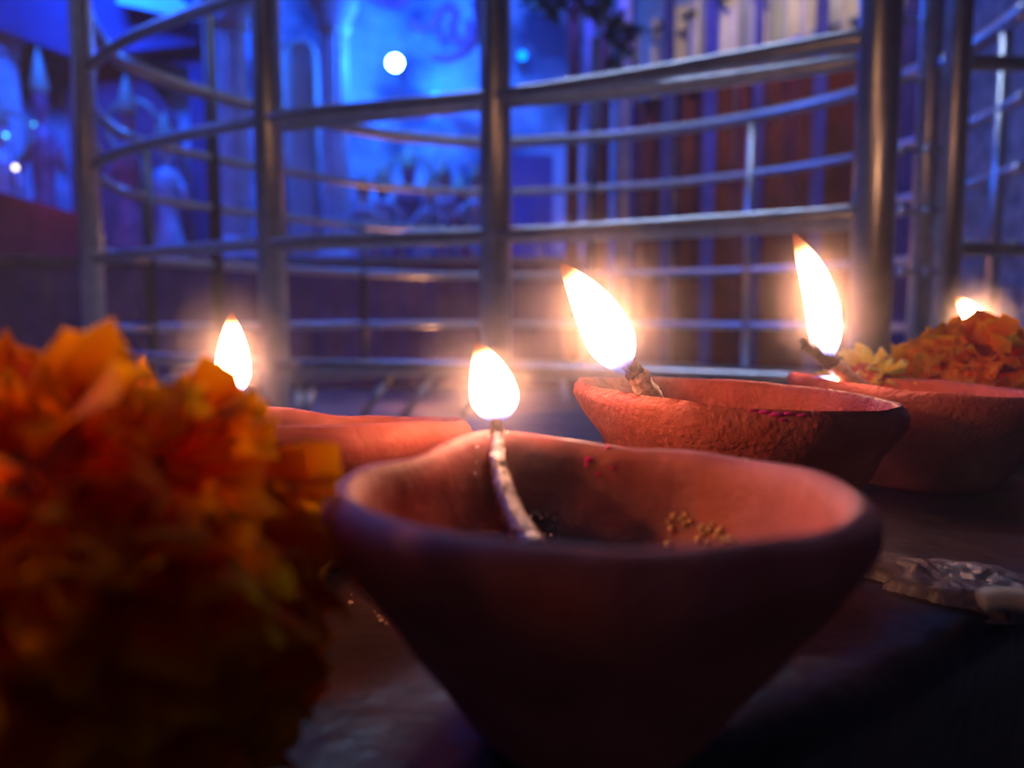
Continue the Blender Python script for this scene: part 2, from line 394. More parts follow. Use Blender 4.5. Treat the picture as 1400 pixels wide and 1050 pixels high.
# wet beads and froth on the inside wall
def hit_beads(name, parent, spots, m, r0, r1, kind='stuff'):
    bm = bmesh.new()
    for (p) in spots: ball(bm, p, random.uniform(r0, r1), 1)
    o = obj(name, bm, m, parent); o['kind'] = kind; return o
def on_bowl(o, px, py):
    """where a line of sight meets the bowl's real surface"""
    t = BVHTree.FromPolygons([v.co[:] for v in o.data.vertices], [tuple(p.vertices) for p in o.data.polygons])
    e = Vector((0, 0, CAMZ)); d_ = (P(px, py, 1.0)-e).normalized()
    h = t.ray_cast(e, d_)
    return (h[0], h[1]) if h[0] is not None else (None, None)
BOWL1 = [o for o in d1.children if o.name.startswith('bowl')][0]
sp = []
for (px, py) in [(652, 612), (652, 632), (650, 648), (657, 720), (674, 604), (668, 598), (678, 592), (682, 612), (671, 618), (676, 660), (680, 668), (683, 676), (684, 690), (700, 725), (697, 730), (737, 731), (745, 730), (754, 732), (708, 702), (716, 704), (726, 706), (733, 700), (740, 708), (758, 710), (755, 718), (781, 720), (748, 704), (722, 712), (600, 636), (694, 592), (700, 588), (712, 700), (719, 709), (729, 702), (705, 712), (736, 703)]:
    q, nq = on_bowl(BOWL1, px, py)
    if q and q.y > .085: sp.append(q)
hit_beads('wet_beads', d1, sp, M_BEAD, .00016, .00032)
sp = []
for (px, py) in [(914, 712), (921, 706), (930, 710), (938, 704), (918, 722), (936, 716), (944, 712), (913, 744), (955, 738), (962, 730), (970, 724), (980, 734), (990, 738), (998, 736), (968, 740), (983, 728), (975, 717), (1004, 738), (960, 722), (986, 722)]:
    q, nq = on_bowl(BOWL1, px, py)
    if q and q.y > .085: sp.append(q)
hit_beads('food_crumbs', d1, sp, M_GOLDC, .0004, .0009)
for (px, py, r) in [(812, 602, .0010), (832, 612, .0005), (806, 628, .0007), (818, 648, .0004), (803, 636, .0004), (838, 640, .0004)]:
    q, nq = on_bowl(BOWL1, px, py)
    if q is None: continue
    bm = bmesh.new(); ball(bm, q, r, 2, (1.2, .7, .7))
    for v in bm.verts: v.co += Vector((1, 1, 1))*r*.25*noise.noise(v.co*2500)
    obj('pink_powder_speck', bm, M_PINK, d1)

# --- second lamp (in focus)
c2 = (.057, .192, 0); R2, H2 = .0385, .0368
d2 = thing('clay_oil_lamp', 'sharp red clay oil lamp directly behind the front one, tall flame leaning left', 'oil lamp', c2)
soot2 = [(.028, .205, .030, .017, .85), (.040, .222, .030, .012, .5)]
diya_bowl(d2, c2, R2, H2, .0145, math.radians(168), .004, math.radians(172), .0018, M_CLAY2, seed=4, pit=.0007, soot=soot2, lip=.0036, lift=.0010)
wick(d2, [P(905, 575, .186), P(888, 545, .180), P(876, 520, .178), P(862, 500, .177), P(850, 482, .176)], .0036, .0012, .62)
flame(d2, P(856, 512, .1770), P(768, 358, .1755), .0116, bend=(.0010, 0, .0006), tipcurl=(-.0006, 0, 0))
BOWL2 = [o for o in d2.children if o.name.startswith('bowl')][0]
for (px, py, r) in [(1046, 564, .0009), (1062, 567, .0011), (1078, 566, .0008), (1030, 562, .0006), (1096, 568, .0007), (1070, 574, .0006)]:
    q, nq = on_bowl(BOWL2, px, py)
    if q is None: continue
    bm = bmesh.new(); ball(bm, q, r, 2, (1.5, .7, .5)); obj('pink_powder_speck', bm, M_PINK, d2)

# --- third lamp (right)
c3 = (.139, .257, 0); R3, H3 = .0385, .0325
d3 = thing('clay_oil_lamp', 'shallow clay oil lamp at right before the marigolds, with the tallest upright flame', 'oil lamp', c3)
diya_bowl(d3, c3, R3, H3, .0215, math.radians(176), .008, math.radians(178), .0022, M_CLAY2, seed=9, lip=.0036)
wick(d3, [P(1185, 540, .252), P(1162, 522, .250), P(1140, 500, .249), P(1120, 482, .249), P(1104, 474, .249), P(1100, 462, .249)], .0036, .0013, .42)
flame(d3, P(1128, 500, .2495), P(1088, 318, .2495), .0106, bend=(.0034, 0, 0), tipcurl=(-.0012, 0, .0005), prof=[(0, .16), (.1, .66), (.25, .95), (.45, 1.0), (.65, .85), (.8, .62), (.9, .36), (1, .04)])
bm = bmesh.new(); fl_ = bm.verts.layers.float.new('fh')
for i_, ring_ in enumerate(tube(bm, spline([P(1112, 516, .2495), P(1130, 519, .2490), P(1150, 524, .2485), P(1163, 527, .248)], 4), [.0003, .0006, .0009, .0011, .0012, .0013, .0013, .0013, .0012, .0011, .0009, .0006, .0002], 12, flat=.7)):
    for v in ring_: v[fl_] = .02+.4*i_/12
obj('small_flame', bm, M_FLAME, d3)
bm = bmesh.new(); lathe(bm, [(0, .0252), (.020, .0252), (.0295, .0253), (.0297, .0240), (.02, .0225), (0, .022)], (c3[0], c3[1], 0), 40)
obj('oil', bm, M_OIL, d3)

# --- left lamp (behind the big marigold)
c4 = (-.0475, .172, 0); R4, H4 = .0385, .0325
d4 = thing('clay_oil_lamp', 'clay oil lamp at left half hidden behind the large orange marigold', 'oil lamp', c4)
diya_bowl(d4, c4, R4, H4, .0110, math.radians(118), .003, math.radians(-90), .0042, M_CLAY, seed=14, lip=.0036, lift=.0022, fl=1.0, ovh=.0030, soot=[(-.06, .2, .03, .012, .6)])
wick(d4, [P(362, 590, .198), P(345, 566, .201), P(327, 545, .203), P(316, 528, .203), P(302, 524, .203), P(296, 512, .203)], .0024, .0011, .30)
flame(d4, P(318, 548, .204), P(316, 424, .204), .0095, bend=(.0003, 0, 0))

# --- fifth lamp, far right behind the marigold
c5 = (.352, .50, 0); R5, H5 = .040, .0345
d5 = thing('clay_oil_lamp', 'distant clay oil lamp behind the orange marigold, its small flame just showing', 'oil lamp', c5)
diya_bowl(d5, c5, R5, H5, .024, math.radians(186), .006, math.radians(180), .004, M_CLAY, seed=20, seg=96)
wick(d5, [P(1380, 476, .492), P(1362, 458, .490), P(1348, 446, .489)], .0028, .0013, .5)
flame(d5, P(1362, 462, .489), P(1306, 405, .489), .0125, m=M_FLAME_SMALL)

# ------------------------------------------------------------------ marigolds
def petal_mesh(seed, w, l, cup, ruf):
    rnd = random.Random(seed); nx, ny = 5, 4
    me = bpy.data.meshes.new('petal'); vs = []; fs = []; tip = []
    ph = rnd.uniform(0, 6.28); fr = rnd.uniform(1.2, 2.0)
    for j in range(ny+1):
        v = j/ny
        for i in range(nx+1):
            u = i/nx*2-1
            ww = w*(.22+.78*math.sin(min(1, v*1.1)*PI/2)**.9)
            x = math.sin(u*1.25)/.95*ww*.5
            y = l*v*math.cos(u*1.15*v) + l*.035*math.sin(u*7+ph)*v*v
            z = cup*(u*u)*v*w*.5 + ruf*w*math.sin(u*PI*fr+ph)*v*v*.35 - cup*l*.45*v*v
            vs.append((x, y, z)); tip.append(v*(.85+.15*abs(u)))
    for j in range(ny):
        for i in range(nx):
            a = j*(nx+1)+i; fs.append((a, a+1, a+nx+2, a+nx+1))
    me.from_pydata(vs, [], fs)
    at = me.attributes.new('tipness', 'FLOAT', 'POINT'); at.data.foreach_set('value', tip)
    me.polygons.foreach_set('use_smooth', [True]*len(fs)); return me
def marigold(label, c, R, rz, n, m, pw, pl, top_dir=(0, 0, 1), seed=0, low=-.9, group=None, more=0):
    rnd = random.Random(seed)
    t = thing('marigold_flower', label, 'marigold', (c[0], c[1], max(.0, c[2]-rz)))
    variants = [petal_mesh(seed*20+k, pw*rnd.uniform(.85, 1.2), pl*rnd.uniform(.9, 1.2), rnd.uniform(.1, .75), rnd.uniform(.4, 1.2)) for k in range(7)]
    for v in variants: v.materials.append(m)
    bm = bmesh.new(); ball(bm, c, 1, 3, (R*.70, R*.70, rz*.70)); obj('core', bm, M_CORE, t)
    bm = bmesh.new(); lathe(bm, [(0, 0), (R*.16, .0), (R*.24, rz*.10), (R*.30, rz*.40), (R*.2, rz*.5), (0, rz*.5)], (c[0], c[1], c[2]-rz*.98), 14); obj('calyx', bm, M_CALYX, t)
    axis = Vector(top_dir).normalized()
    Q = Vector((0, 0, 1)).rotation_difference(axis)
    extra = bmesh.new()
    for i in range(n+more):
        if i == n: pass
        i_ = i if i < n else (i-n+.5)*n/max(1, more)
        zz = 1-(i_+.5)/(n+1)*(1-low); ph = i*2.399963+rnd.uniform(-.25, .25)
        rr = math.sqrt(max(0, 1-zz*zz)); nloc = Vector((rr*math.cos(ph), rr*math.sin(ph), zz))
        nloc = Q @ nloc
        # petal points outwards, leaning away from the flower's axis
        tang = (axis - nloc*axis.dot(nloc)); tang = tang.normalized() if tang.length > .05 else nloc.orthogonal().normalized()
        ydir = (nloc*rnd.uniform(.75, 1.15) - tang*rnd.uniform(.2, .7) + Vector((rnd.uniform(-.3, .3), rnd.uniform(-.3, .3), rnd.uniform(-.3, .3)))).normalized()
        zdir = (nloc*.5+tang*.9+Vector((rnd.uniform(-.55, .55), rnd.uniform(-.55, .55), rnd.uniform(-.4, .4))))
        zdir = (zdir-ydir*zdir.dot(ydir)).normalized(); xdir = ydir.cross(zdir)
        k = rnd.uniform(.54, .76)
        p = Vector(c)+Vector((nloc.x*R*k, nloc.y*R*k, nloc.z*rz*k))
        s = rnd.uniform(.85, 1.15)
        ext = p.z + ydir.z*pl*s
        if ext < .0025: s *= .6; p.z = max(p.z, .007); ydir.z = max(ydir.z, -.05); ydir.normalize(); zdir = (zdir-ydir*zdir.dot(ydir)).normalized(); xdir = ydir.cross(zdir)
        if i >= n:
            Mx = Matrix((xdir, ydir, zdir)).transposed().to_4x4(); Mx.translation = p - Vector(c)*0
            k0 = len(extra.verts); extra.from_mesh(variants[i % 7]); extra.verts.ensure_lookup_table()
            for v in extra.verts[k0:]: v.co = Mx @ (v.co*s)
            continue
        o = bpy.data.objects.new('petal', variants[i % 7]); COL.objects.link(o); o.parent = t
        o.matrix_parent_inverse = Matrix.Translation(-Vector(t.location))
        Mx = Matrix((xdir, ydir, zdir)).transposed().to_4x4(); Mx.translation = p
        o.matrix_basis = Mx @ Matrix.Diagonal((s, s, s, 1))
    if more: obj('small_petals', extra, m, t)['kind'] = 'stuff'
    return t
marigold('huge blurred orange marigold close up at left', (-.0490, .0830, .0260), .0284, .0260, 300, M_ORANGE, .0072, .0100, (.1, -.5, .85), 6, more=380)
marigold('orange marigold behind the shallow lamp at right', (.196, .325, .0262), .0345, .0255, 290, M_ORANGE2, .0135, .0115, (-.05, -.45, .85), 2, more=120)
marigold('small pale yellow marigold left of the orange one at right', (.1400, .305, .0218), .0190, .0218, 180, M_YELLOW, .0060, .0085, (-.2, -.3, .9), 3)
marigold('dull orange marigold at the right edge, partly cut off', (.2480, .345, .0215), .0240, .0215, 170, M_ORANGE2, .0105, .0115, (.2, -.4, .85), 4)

# ------------------------------------------------------------------ crust on the ledge, right
bm = bmesh.new()
g = bmesh.ops.create_grid(bm, x_segments=60, y_segments=30, size=1)
for v in bm.verts:
    u, q = v.co.x, v.co.y
    base = PZ(1180+(u+1)*150, 802+(u*12), 0)
    x = base.x + .0; y = base.y + q*.013*(1-.3*u)
    edge = max(0, 1-abs(u)**3)*max(0, 1-abs(q)**2.5)
    edge *= 1-max(0, min(1, (math.hypot(u, q)-.82-.22*noise.noise(Vector((u*3, q*3, 9))))/.12))
    z = -.0022*(edge <= 0)+.0028*edge**.5*(1+.5*noise.noise(Vector((u*2, q*2, 0)))) + .0009*noise.noise(Vector((u*9, q*5, 2)))*edge
    v.co = Vector((x, y, z-.0012+.0012))
bmesh.ops.solidify(bm, geom=bm.faces[:], thickness=.0006)
M_CRUST = mat('dried_wax_crust', (.07, .045, .05), (.21, .14, .15), rough=.42, scale=70, bump=.8, bscale=420, bdist=.0008)
tag(obj('wax_crust', bm, M_CRUST), 'pale crumpled crust of dried wax on the ledge right of the front lamp', 'wax')
bm = bmesh.new()
pts = [PZ(1335, 822, .002), PZ(1365, 818, .003), PZ(1400, 822, .003), PZ(1440, 832, .002)]
tube(bm, spline(pts, 5), [.0008]+[.0022]*13+[.0015, .001], 10, flat=1.4)
tag(obj('flower_stub', bm, mat('pale_stub', (.45, .34, .22), (.6, .5, .35), rough=.5, scale=200)), 'pale cream stub lying at the right end of the wax crust', 'scrap')
# scattered small shiny grains left of the front lamp
bm = bmesh.new()
for k in range(26):
    px = random.uniform(474, 570); py = 790+ (px-474)*.55 + random.gauss(0, 22)
    q = PZ(px, py, .0006); ball(bm, q, random.uniform(.0002, .0006), 1, (1, 1, .6))
o = obj('wet_grains', bm, mat('wet_grain', (.45, .22, .14), (.6, .4, .3), rough=.15, scale=400)); tag(o, 'scatter of tiny wet grains on the ledge left of the front lamp', 'grains', kind='stuff')

# ------------------------------------------------------------------ front steel railing
def rel(z): return CAMZ+z
FR = [(-.733, 1.362), (-.57, 1.205), (-.33, 1.045), (-.168, .985), (-.02, .935), (.122, .866), (.228, .803), (.338, .735)]
def fence_pts(z, pts=FR, n=6): return spline([(x, y, rel(z)) for x, y in pts], n)
fence = thing('steel_railing', 'front steel pipe railing with four round posts and curved horizontal rails', 'railing', (-.02, .95, FLOORZ))
def post(parent, px, d, r, name='post', z1=1.25, base=True):
    x = P(px, 430, d).x
    bm = bmesh.new(); tube(bm, [(x, d, FLOORZ), (x, d, rel(z1))], r, 28); o = obj(name, bm, M_STEEL, parent)
    if base:
        bm = bmesh.new(); lathe(bm, [(0, .0), (r*1.5, 0), (r*1.5, .006), (r*1.2, .014), (0, .014)], (x, d, FLOORZ), 28); obj('base_flange', bm, M_STEEL, parent)
    return x
for px, d in ((129, 1.36), (374, 1.05), (678, .945), (1188, .735)): post(fence, px, d, .0188)
for z in (.745, .582, .42, .257, .095, -.067):
    bm = bmesh.new(); tube(bm, fence_pts(z), .0088, 14); obj('rail', bm, M_STEEL_D, fence)
FR2 = [(-.33, 1.09), (-.168, 1.02), (-.02, .965), (.122, .92), (.228, .875), (.370, .80)]
for z in (.257, .095):
    bm = bmesh.new(); tube(bm, fence_pts(z, FR2), .0080, 14); obj('rail', bm, M_STEEL_D, fence)

# ------------------------------------------------------------------ round rear railing
RR = [(-.76, 1.43), (-.838, 1.545), (-.915, 1.743), (-.950, 1.927), (-.917, 2.09), (-.848, 2.226), (-.755, 2.36), (-.508, 2.64), (-.264, 2.78), (-.026, 2.82), (.388, 2.71), (.716, 2.5), (.962, 2.2), (1.057, 1.86), (1.04, 1.6)]
ring = thing('round_railing', 'curved steel railing sweeping round behind the front one with thin uprights', 'railing', (.05, 1.9, FLOORZ))
RING = spline([(x, y, 0) for x, y in RR], 8)
for z, r in ((.615, .019), (.44, .0125), (.30, .0115), (.14, .012), (-.035, .012)):
    bm = bmesh.new(); tube(bm, [Vector((p.x, p.y, rel(z))) for p in RING], r, 12); obj('rail', bm, M_STEEL, ring)
bm = bmesh.new()
for a_, b_2 in zip(RING, RING[1:]): pass
prev = None; inn = []; 
for i, p in enumerate(RING):
    t_ = (RING[min(i+1, len(RING)-1)]-RING[max(i-1, 0)]).normalized(); nn = Vector((-t_.y, t_.x, 0))
    cs = [bm.verts.new((p.x+nn.x*s*.03, p.y+nn.y*s*.03, rel(z))) for s, z in ((-1, -.17), (1, -.17), (1, -.215), (-1, -.215))]
    if prev:
        for k in range(4): bm.faces.new((prev[k], prev[(k+1) % 4], cs[(k+1) % 4], cs[k]))
    prev = cs
obj('bottom_channel', bm, M_STEEL_D, ring, smooth=False)
def ring_at(px):
    best = None
    for p in RING:
        if p.y < 1.3: continue
        q = 700+F*p.x/p.y
        if p.y > 1.6 and (best is None or abs(q-px) < abs(best[0]-px)): best = (q, p)
    return best[1]
for px, z0, z1, r in ((208, -.19, .44, .014), (298, -.19, .95, .019), (492, -.19, .30, .011), (1018, -.19, .60, .015), (1240, -.19, .60, .014), (800, -.19, .95, .013), (1352, -.19, .60, .014)):
    p = ring_at(px); bm = bmesh.new(); tube(bm, [(p.x, p.y, rel(z0)), (p.x, p.y, rel(z1))], r, 12)
    obj('upright', bm, M_IRON if px in (208, 298, 492, 800) else M_STEEL_D, ring)
for px, lean in ((240, .0), (330, .02), (408, .0), (436, -.02), (545, -.10), (600, -.12), (660, -.08), (757, .03), (850, .05), (960, .0), (1060, .05)):
    p = ring_at(px); bm = bmesh.new(); tube(bm, [(p.x, p.y, rel(-.2)), (p.x+lean, p.y-.14, FLOORZ)], .012, 8)
    obj('strut', bm, M_STEEL_D, ring)

# ------------------------------------------------------------------ gate at right
gate = thing('steel_gate', 'steel gate beside the thick right post, two slim posts and bars', 'gate', (.5, .95, FLOORZ))
post(gate, 1256, .93, .0128, base=True); post(gate, 1291, .90, .0150, base=True)
xg = P(1291, 430, .90).x
for py0, py1, r in ((86, 88, .0095), (338, 345, .0085), (545, 560, .0085)):
    a_ = P(1291, py0, .90); b_2 = P(1500, py1, 1.05)
    bm = bmesh.new(); tube(bm, [a_, b_2], r, 14); obj('rail', bm, M_STEEL_D, gate)
for py in (28, 110, 205, 290, 372):
    a_ = P(1256, py, .93); q = P(1233, py, .90)
    bm = bmesh.new(); tube(bm, [a_, q], .003, 10); ball(bm, q, .0058, 2); obj('hinge_pin', bm, M_STEEL, gate)
for py in (288, 372, 205):
    a_ = P(1291, py, .90); q = P(1268, py, .885)
    bm = bmesh.new(); tube(bm, [a_, q], .003, 10); ball(bm, q, .0045, 2); obj('hinge_pin', bm, M_STEEL, gate)
bm = bmesh.new(); tube(bm, [(P(1500, 430, 1.05).x, 1.05, FLOORZ), (P(1500, 430, 1.05).x, 1.05, rel(1.2))], .015, 16); obj('post', bm, M_STEEL, gate)

# ------------------------------------------------------------------ stage
M_LEAF = mat('garland_leaf', (.02, .06, .04), (.05, .13, .08), rough=.4, scale=30)
SD = 3.7
ZT = P(400, 352, SD).z
stage = thing('stage', 'low stage draped in dark purple cloth behind the railings', 'stage', (-1.2, 4.3, FLOORZ))
M_PURPLE = mat('purple_cloth', (.10, .05, .13), (.16, .08, .20), rough=.9, scale=9)
M_MAROON = mat('maroon_cloth', (.20, .02, .05), (.30, .04, .08), rough=.85, scale=9)
bm = bmesh.new(); box(bm, -5, .46, SD+.02, BACK_D-.03, FLOORZ, ZT); obj('platform', bm, M_PURPLE, stage, False)
bm = bmesh.new(); n = 420; rows = []
for zi in range(5):
    z = ZT-.02+(FLOORZ+.03-ZT)*zi/4
    rows.append([bm.verts.new((-5+5.46*i/n, SD-.012*math.sin(i*.62+.4*math.sin(i*.13))*(.3+zi*.2), z)) for i in range(n+1)])
for a_, b_2 in zip(rows, rows[1:]):
    for i in range(n): bm.faces.new((a_[i], a_[i+1], b_2[i+1], b_2[i]))
obj('skirt', bm, M_PURPLE, stage)
bm = bmesh.new(); box(bm, -5, .46, SD-.03, SD+.02, ZT-.028, ZT, .004); obj('edge_trim', bm, M_STEEL_D, stage, False)

def pillar(px, py0, d, r, label, grp=None):
    base = P(px, py0, d); x = base.x; z0 = ZT
    t = thing('pillar', label, 'pillar', (x, d, z0))
    M = M_CREAM
    bm = bmesh.new(); lathe(bm, [(0, 0), (r*1.7, 0), (r*1.7, .06), (r*1.35, .08), (r*1.35, .12), (r, .15), (0, .15)], (x, d, z0), 20); obj('base', bm, M, t)
    bm = bmesh.new(); seg = 24; rings = []
    for z in (.15, 1.25):
        rings.append([bm.verts.new((x+(r*(1 if k % 2 else .88))*math.cos(2*PI*k/seg), d+(r*(1 if k % 2 else .88))*math.sin(2*PI*k/seg), z0+z)) for k in range(seg)])
    for k in range(seg): bm.faces.new((rings[0][k], rings[0][(k+1) % seg], rings[1][(k+1) % seg], rings[1][k]))
    obj('shaft', bm, M, t, False)
    bm = bmesh.new(); lathe(bm, [(0, 1.25), (r, 1.25), (r*1.3, 1.28), (r*1.15, 1.31), (r*1.8, 1.40), (r*1.8, 1.46), (0, 1.46)], (x, d, z0), 20); obj('capital', bm, M, t)
    return t
M_CREAM = mat('cream_paint', (.55, .45, .42), (.72, .62, .58), rough=.6, scale=14)
pillar(322, 340, 4.3, .085, 'pale fluted pillar left of the second railing post')
pillar(462, 340, 4.35, .075, 'pale fluted pillar left of the bright stage lamp')
pillar(20, 300, 4.75, .07, 'pale fluted pillar at the far left edge')

# arched niche between the pillars
def niche(px0, px1, pyt, pyb, d, label):
    a_ = P(px0, pyb, d); b_2 = P(px1, pyb, d); top = P(px0, pyt, d).z
    cx = (a_.x+b_2.x)/2; hw = (b_2.x-a_.x)/2
    t = thing('arched_panel', label, 'panel', (cx, d, ZT))
    bm = bmesh.new(); pts = [(a_.x, d, ZT)]
    for k in range(13):
        an = PI-PI*k/12; pts.append((cx+hw*math.cos(an), d, top-hw+hw*math.sin(an)))
    pts.append((b_2.x, d, ZT)); tube(bm, pts, .022, 8); obj('arch_frame', bm, M_CREAM, t)
    bm = bmesh.new(); vs = [bm.verts.new((p[0], d+.02, p[2])) for p in pts]; f = bm.faces.new(vs)
    r_ = bmesh.ops.extrude_face_region(bm, geom=[f]); bmesh.ops.translate(bm, vec=(0, .02, 0), verts=[v for v in r_['geom'] if isinstance(v, bmesh.types.BMVert)])
    obj('board', bm, M_WHITE, t, False)
M_WHITE = mat('white_board', (.70, .72, .75), (.85, .85, .85), rough=.7, scale=5)
M_BLUEB = mat('blue_cloth', (.20, .22, .55), (.28, .30, .65), rough=.85, scale=6)
niche(392, 436, 55, 350, 4.55, 'round-topped bright panel between the two pale pillars')

def board(name, label, pts, d, m, cat='panel', th=.03):
    """flat cut-out board standing on or hanging over the stage, given by its corners at depth d"""
    bm = bmesh.new(); vs = [bm.verts.new(P(px, py, d)) for px, py in pts]; f = bm.faces.new(vs)
    r_ = bmesh.ops.extrude_face_region(bm, geom=[f]); bmesh.ops.translate(bm, vec=(0, th, 0), verts=[v for v in r_['geom'] if isinstance(v, bmesh.types.BMVert)])
    o = obj(name, bm, m, None, False); tag(o, label, cat); return o
M_DARKB = mat('dark_blue_cloth', (.04, .04, .11), (.07, .06, .16), rough=.9, scale=6)
board('dark_drape', 'dark drape with slanting lower edge at top left', [(-60, -60), (250, -60), (270, 60), (100, 78), (0, 40), (-60, 45)], 4.6, M_DARKB, 'drape')
board('valance', 'thin bright slanted valance strip at the top left', [(150, -40), (200, -40), (275, 22), (262, 26), (160, 4)], 4.5, M_WHITE, 'valance')
board('dark_drape', 'dark drape hanging between left post and pale pillar', [(188, 28), (296, 30), (296, 368), (262, 368), (258, 92), (190, 78)], 4.67, M_DARKB, 'drape')
board('red_drape', 'maroon drape behind the left railing post', [(92, 60), (190, 100), (240, 160), (262, 300), (262, 369), (100, 369)], 4.72, M_MAROON, 'drape')
board('blue_box', 'plain purple-blue cloth panel right of the central post', [(696, 212), (756, 212), (756, 363), (696, 363)], 4.3, M_BLUEB, 'panel', .1)
board('white_cloth', 'purple sheer cloth spread on the stage at the far left', [(-60, 262), (0, 262), (120, 296), (150, 358), (-60, 358)], 4.0, M_MAROON, 'cloth', .05)

# statues on the stage
def statue(px, pyb, pyt, d, label, m, halo=None, seed=0, grp=None):
    rnd = random.Random(seed)
    b0 = P(px, pyb, d); top = P(px, pyt, d).z; h = top-ZT; x = b0.x; z0 = ZT
    t = thing('statue', label, 'statue', (x, d, z0), grp)
    bm = bmesh.new()
    w_ = min(h*.15, .085)
    pr = [(0, 0), (w_*1.15, 0), (w_*1.2, h*.06), (w_*1.05, h*.16), (w_*.75, h*.27), (w_*.62, h*.36), (w_*.78, h*.48), (w_*.95, h*.56), (w_*.8, h*.61), (w_*.26, h*.64), (w_*.24, h*.67)]
    pr += [(w_*.42, h*.70), (w_*.50, h*.75), (w_*.46, h*.80), (w_*.30, h*.83), (0, h*.84)]
    lathe(bm, pr, (x, d, z0), 18)
    obj('body', bm, m, t)
    bm = bmesh.new(); lathe(bm, [(w_*.56, h*.79), (w_*.62, h*.82), (w_*.42, h*.88), (w_*.30, h*.93), (w_*.12, h*.97), (0, h)], (x, d, z0), 16); obj('crown', bm, M_GOLD, t)
    for s in (-1, 1):
        bm = bmesh.new(); e = rnd.uniform(.3, .75)
        tube(bm, spline([(x+s*w_*.8, d, z0+h*.56), (x+s*w_*1.45, d-.02, z0+h*.43), (x+s*w_*(1.3+e*.5), d-.07, z0+h*(.32+e*.35))], 4), [w_*.26, w_*.24, w_*.22, w_*.2, w_*.19, w_*.18, w_*.17, w_*.15, w_*.13], 8)
        obj('arm', bm, m, t)
    if halo:
        bm = bmesh.new(); c = Vector((x, d+w_*.7, z0+h*.74)); seg = 28
        tube(bm, [c+Vector((math.cos(2*PI*k/seg)*w_*halo, 0, math.sin(2*PI*k/seg)*w_*halo)) for k in range(seg+1)], w_*.16, 8); obj('halo', bm, M_GOLD, t)
    return t
M_GOLD = mat('gilt', (.35, .25, .14), (.5, .36, .2), rough=.55, metal=.3, scale=40)
M_ST1 = mat('statue_maroon', (.30, .05, .10), (.45, .12, .18), rough=.6, scale=12)
M_ST2 = mat('statue_pale', (.50, .42, .45), (.70, .62, .62), rough=.5, scale=12)
M_ST3 = mat('statue_rose', (.50, .18, .22), (.62, .30, .30), rough=.5, scale=12)
statue(66, 350, 62, 4.45, 'tall dark statue with pointed crown at the far left', M_ST1, None, 1)
statue(182, 350, 100, 4.35, 'dark red statue with raised arms beside left post', M_ST1, 1.7, 2)
statue(232, 350, 150, 4.5, 'smaller statue between the left post and pale pillar', M_ST2, None, 3)
statue(5, 300, 120, 4.25, 'pale sequinned statue cut off by the left frame edge', M_ST2, 1.6, 4)
mats = [M_ST2, M_ST3, M_ST1]
labs = ['small pale statue at left of the cluster under the stage lamp', 'small rose statue second from left in the cluster under the stage lamp', 'tallest statue with halo in the cluster under the stage lamp',
        'rose statue right of the haloed one in the cluster', 'dark statue fourth from right in the cluster', 'pale statue near the central railing post, left side', 'dark statue just left of the central railing post']
for k, (px, pt) in enumerate(((498, 235), (524, 222), (560, 196), (588, 240), (607, 216), (630, 236), (652, 222))):
    statue(px, 352, pt, 4.15+.24*(k % 3), labs[k], mats[k % 3], 1.6 if k == 2 else None, 10+k)
labs = ['low front figurine at left end of stage edge row', 'low front figurine second in stage edge row', 'low front figurine in the middle of stage edge row', 'low front figurine fourth in stage edge row', 'low front figurine at right end of stage edge row', 'small figurine right of the central railing post']
for k, px in enumerate((512, 543, 575, 602, 636, 738)):
    statue(px, 352, 296+6*(k % 2), 3.95, labs[k], mats[(k+1) % 3], None, 30+k)
for k, (px, py, r) in enumerate(((524, 300, .035), (548, 312, .03), (590, 268, .03), (618, 300, .03), (640, 262, .03))):
    bm = bmesh.new(); q = P(px, py, 4.02)
    for j in range(9):
        an = j*2.4; ball(bm, q+Vector((math.cos(an)*r*.7, random.uniform(-.01, .01), math.sin(an)*r*.7)), r*.45, 1)
    t = thing('flower_rosette', '', 'rosette', (q.x, q.y, ZT))
    obj('bloom', bm, [M_ST2, M_ST3][k % 2], t)
    bm = bmesh.new(); tube(bm, [(q.x, q.y+.01, ZT-.009), (q.x, q.y+.01, q.z)], .006, 8); obj('stem', bm, M_LEAF, t)
    tag(t, ['pale flower rosette at left among the statues', 'rose flower rosette low among the statues', 'pale flower rosette high in the middle of the statues', 'rose flower rosette right of middle among the statues', 'pale flower rosette nearest the central post'][k], 'rosette')

# curved painted scroll on the backdrop
M_RED = mat('red_paint', (.55, .12, .30), (.7, .25, .4), rough=.7, scale=12)
sc = thing('backdrop_scroll', 'red curling scroll lettering painted high on the blue backdrop', 'decoration', P(600, 30, BACK_D-.03))
for pts in ([(560, 30), (575, 38), (592, 34), (600, 18), (612, 10), (622, 20), (618, 44), (628, 60), (640, 50), (640, 28)],
            [(500, -10), (540, 6), (560, -8)], [(648, 0), (652, 40), (640, 68), (612, 80), (590, 78)], [(600, 40), (604, 58), (614, 44), (612, 30)]):
    bm = bmesh.new(); tube(bm, spline([P(a_, b_2, BACK_D-.02) for a_, b_2 in pts], 6), .026, 8, flat=.3); obj('stroke', bm, M_RED, sc)

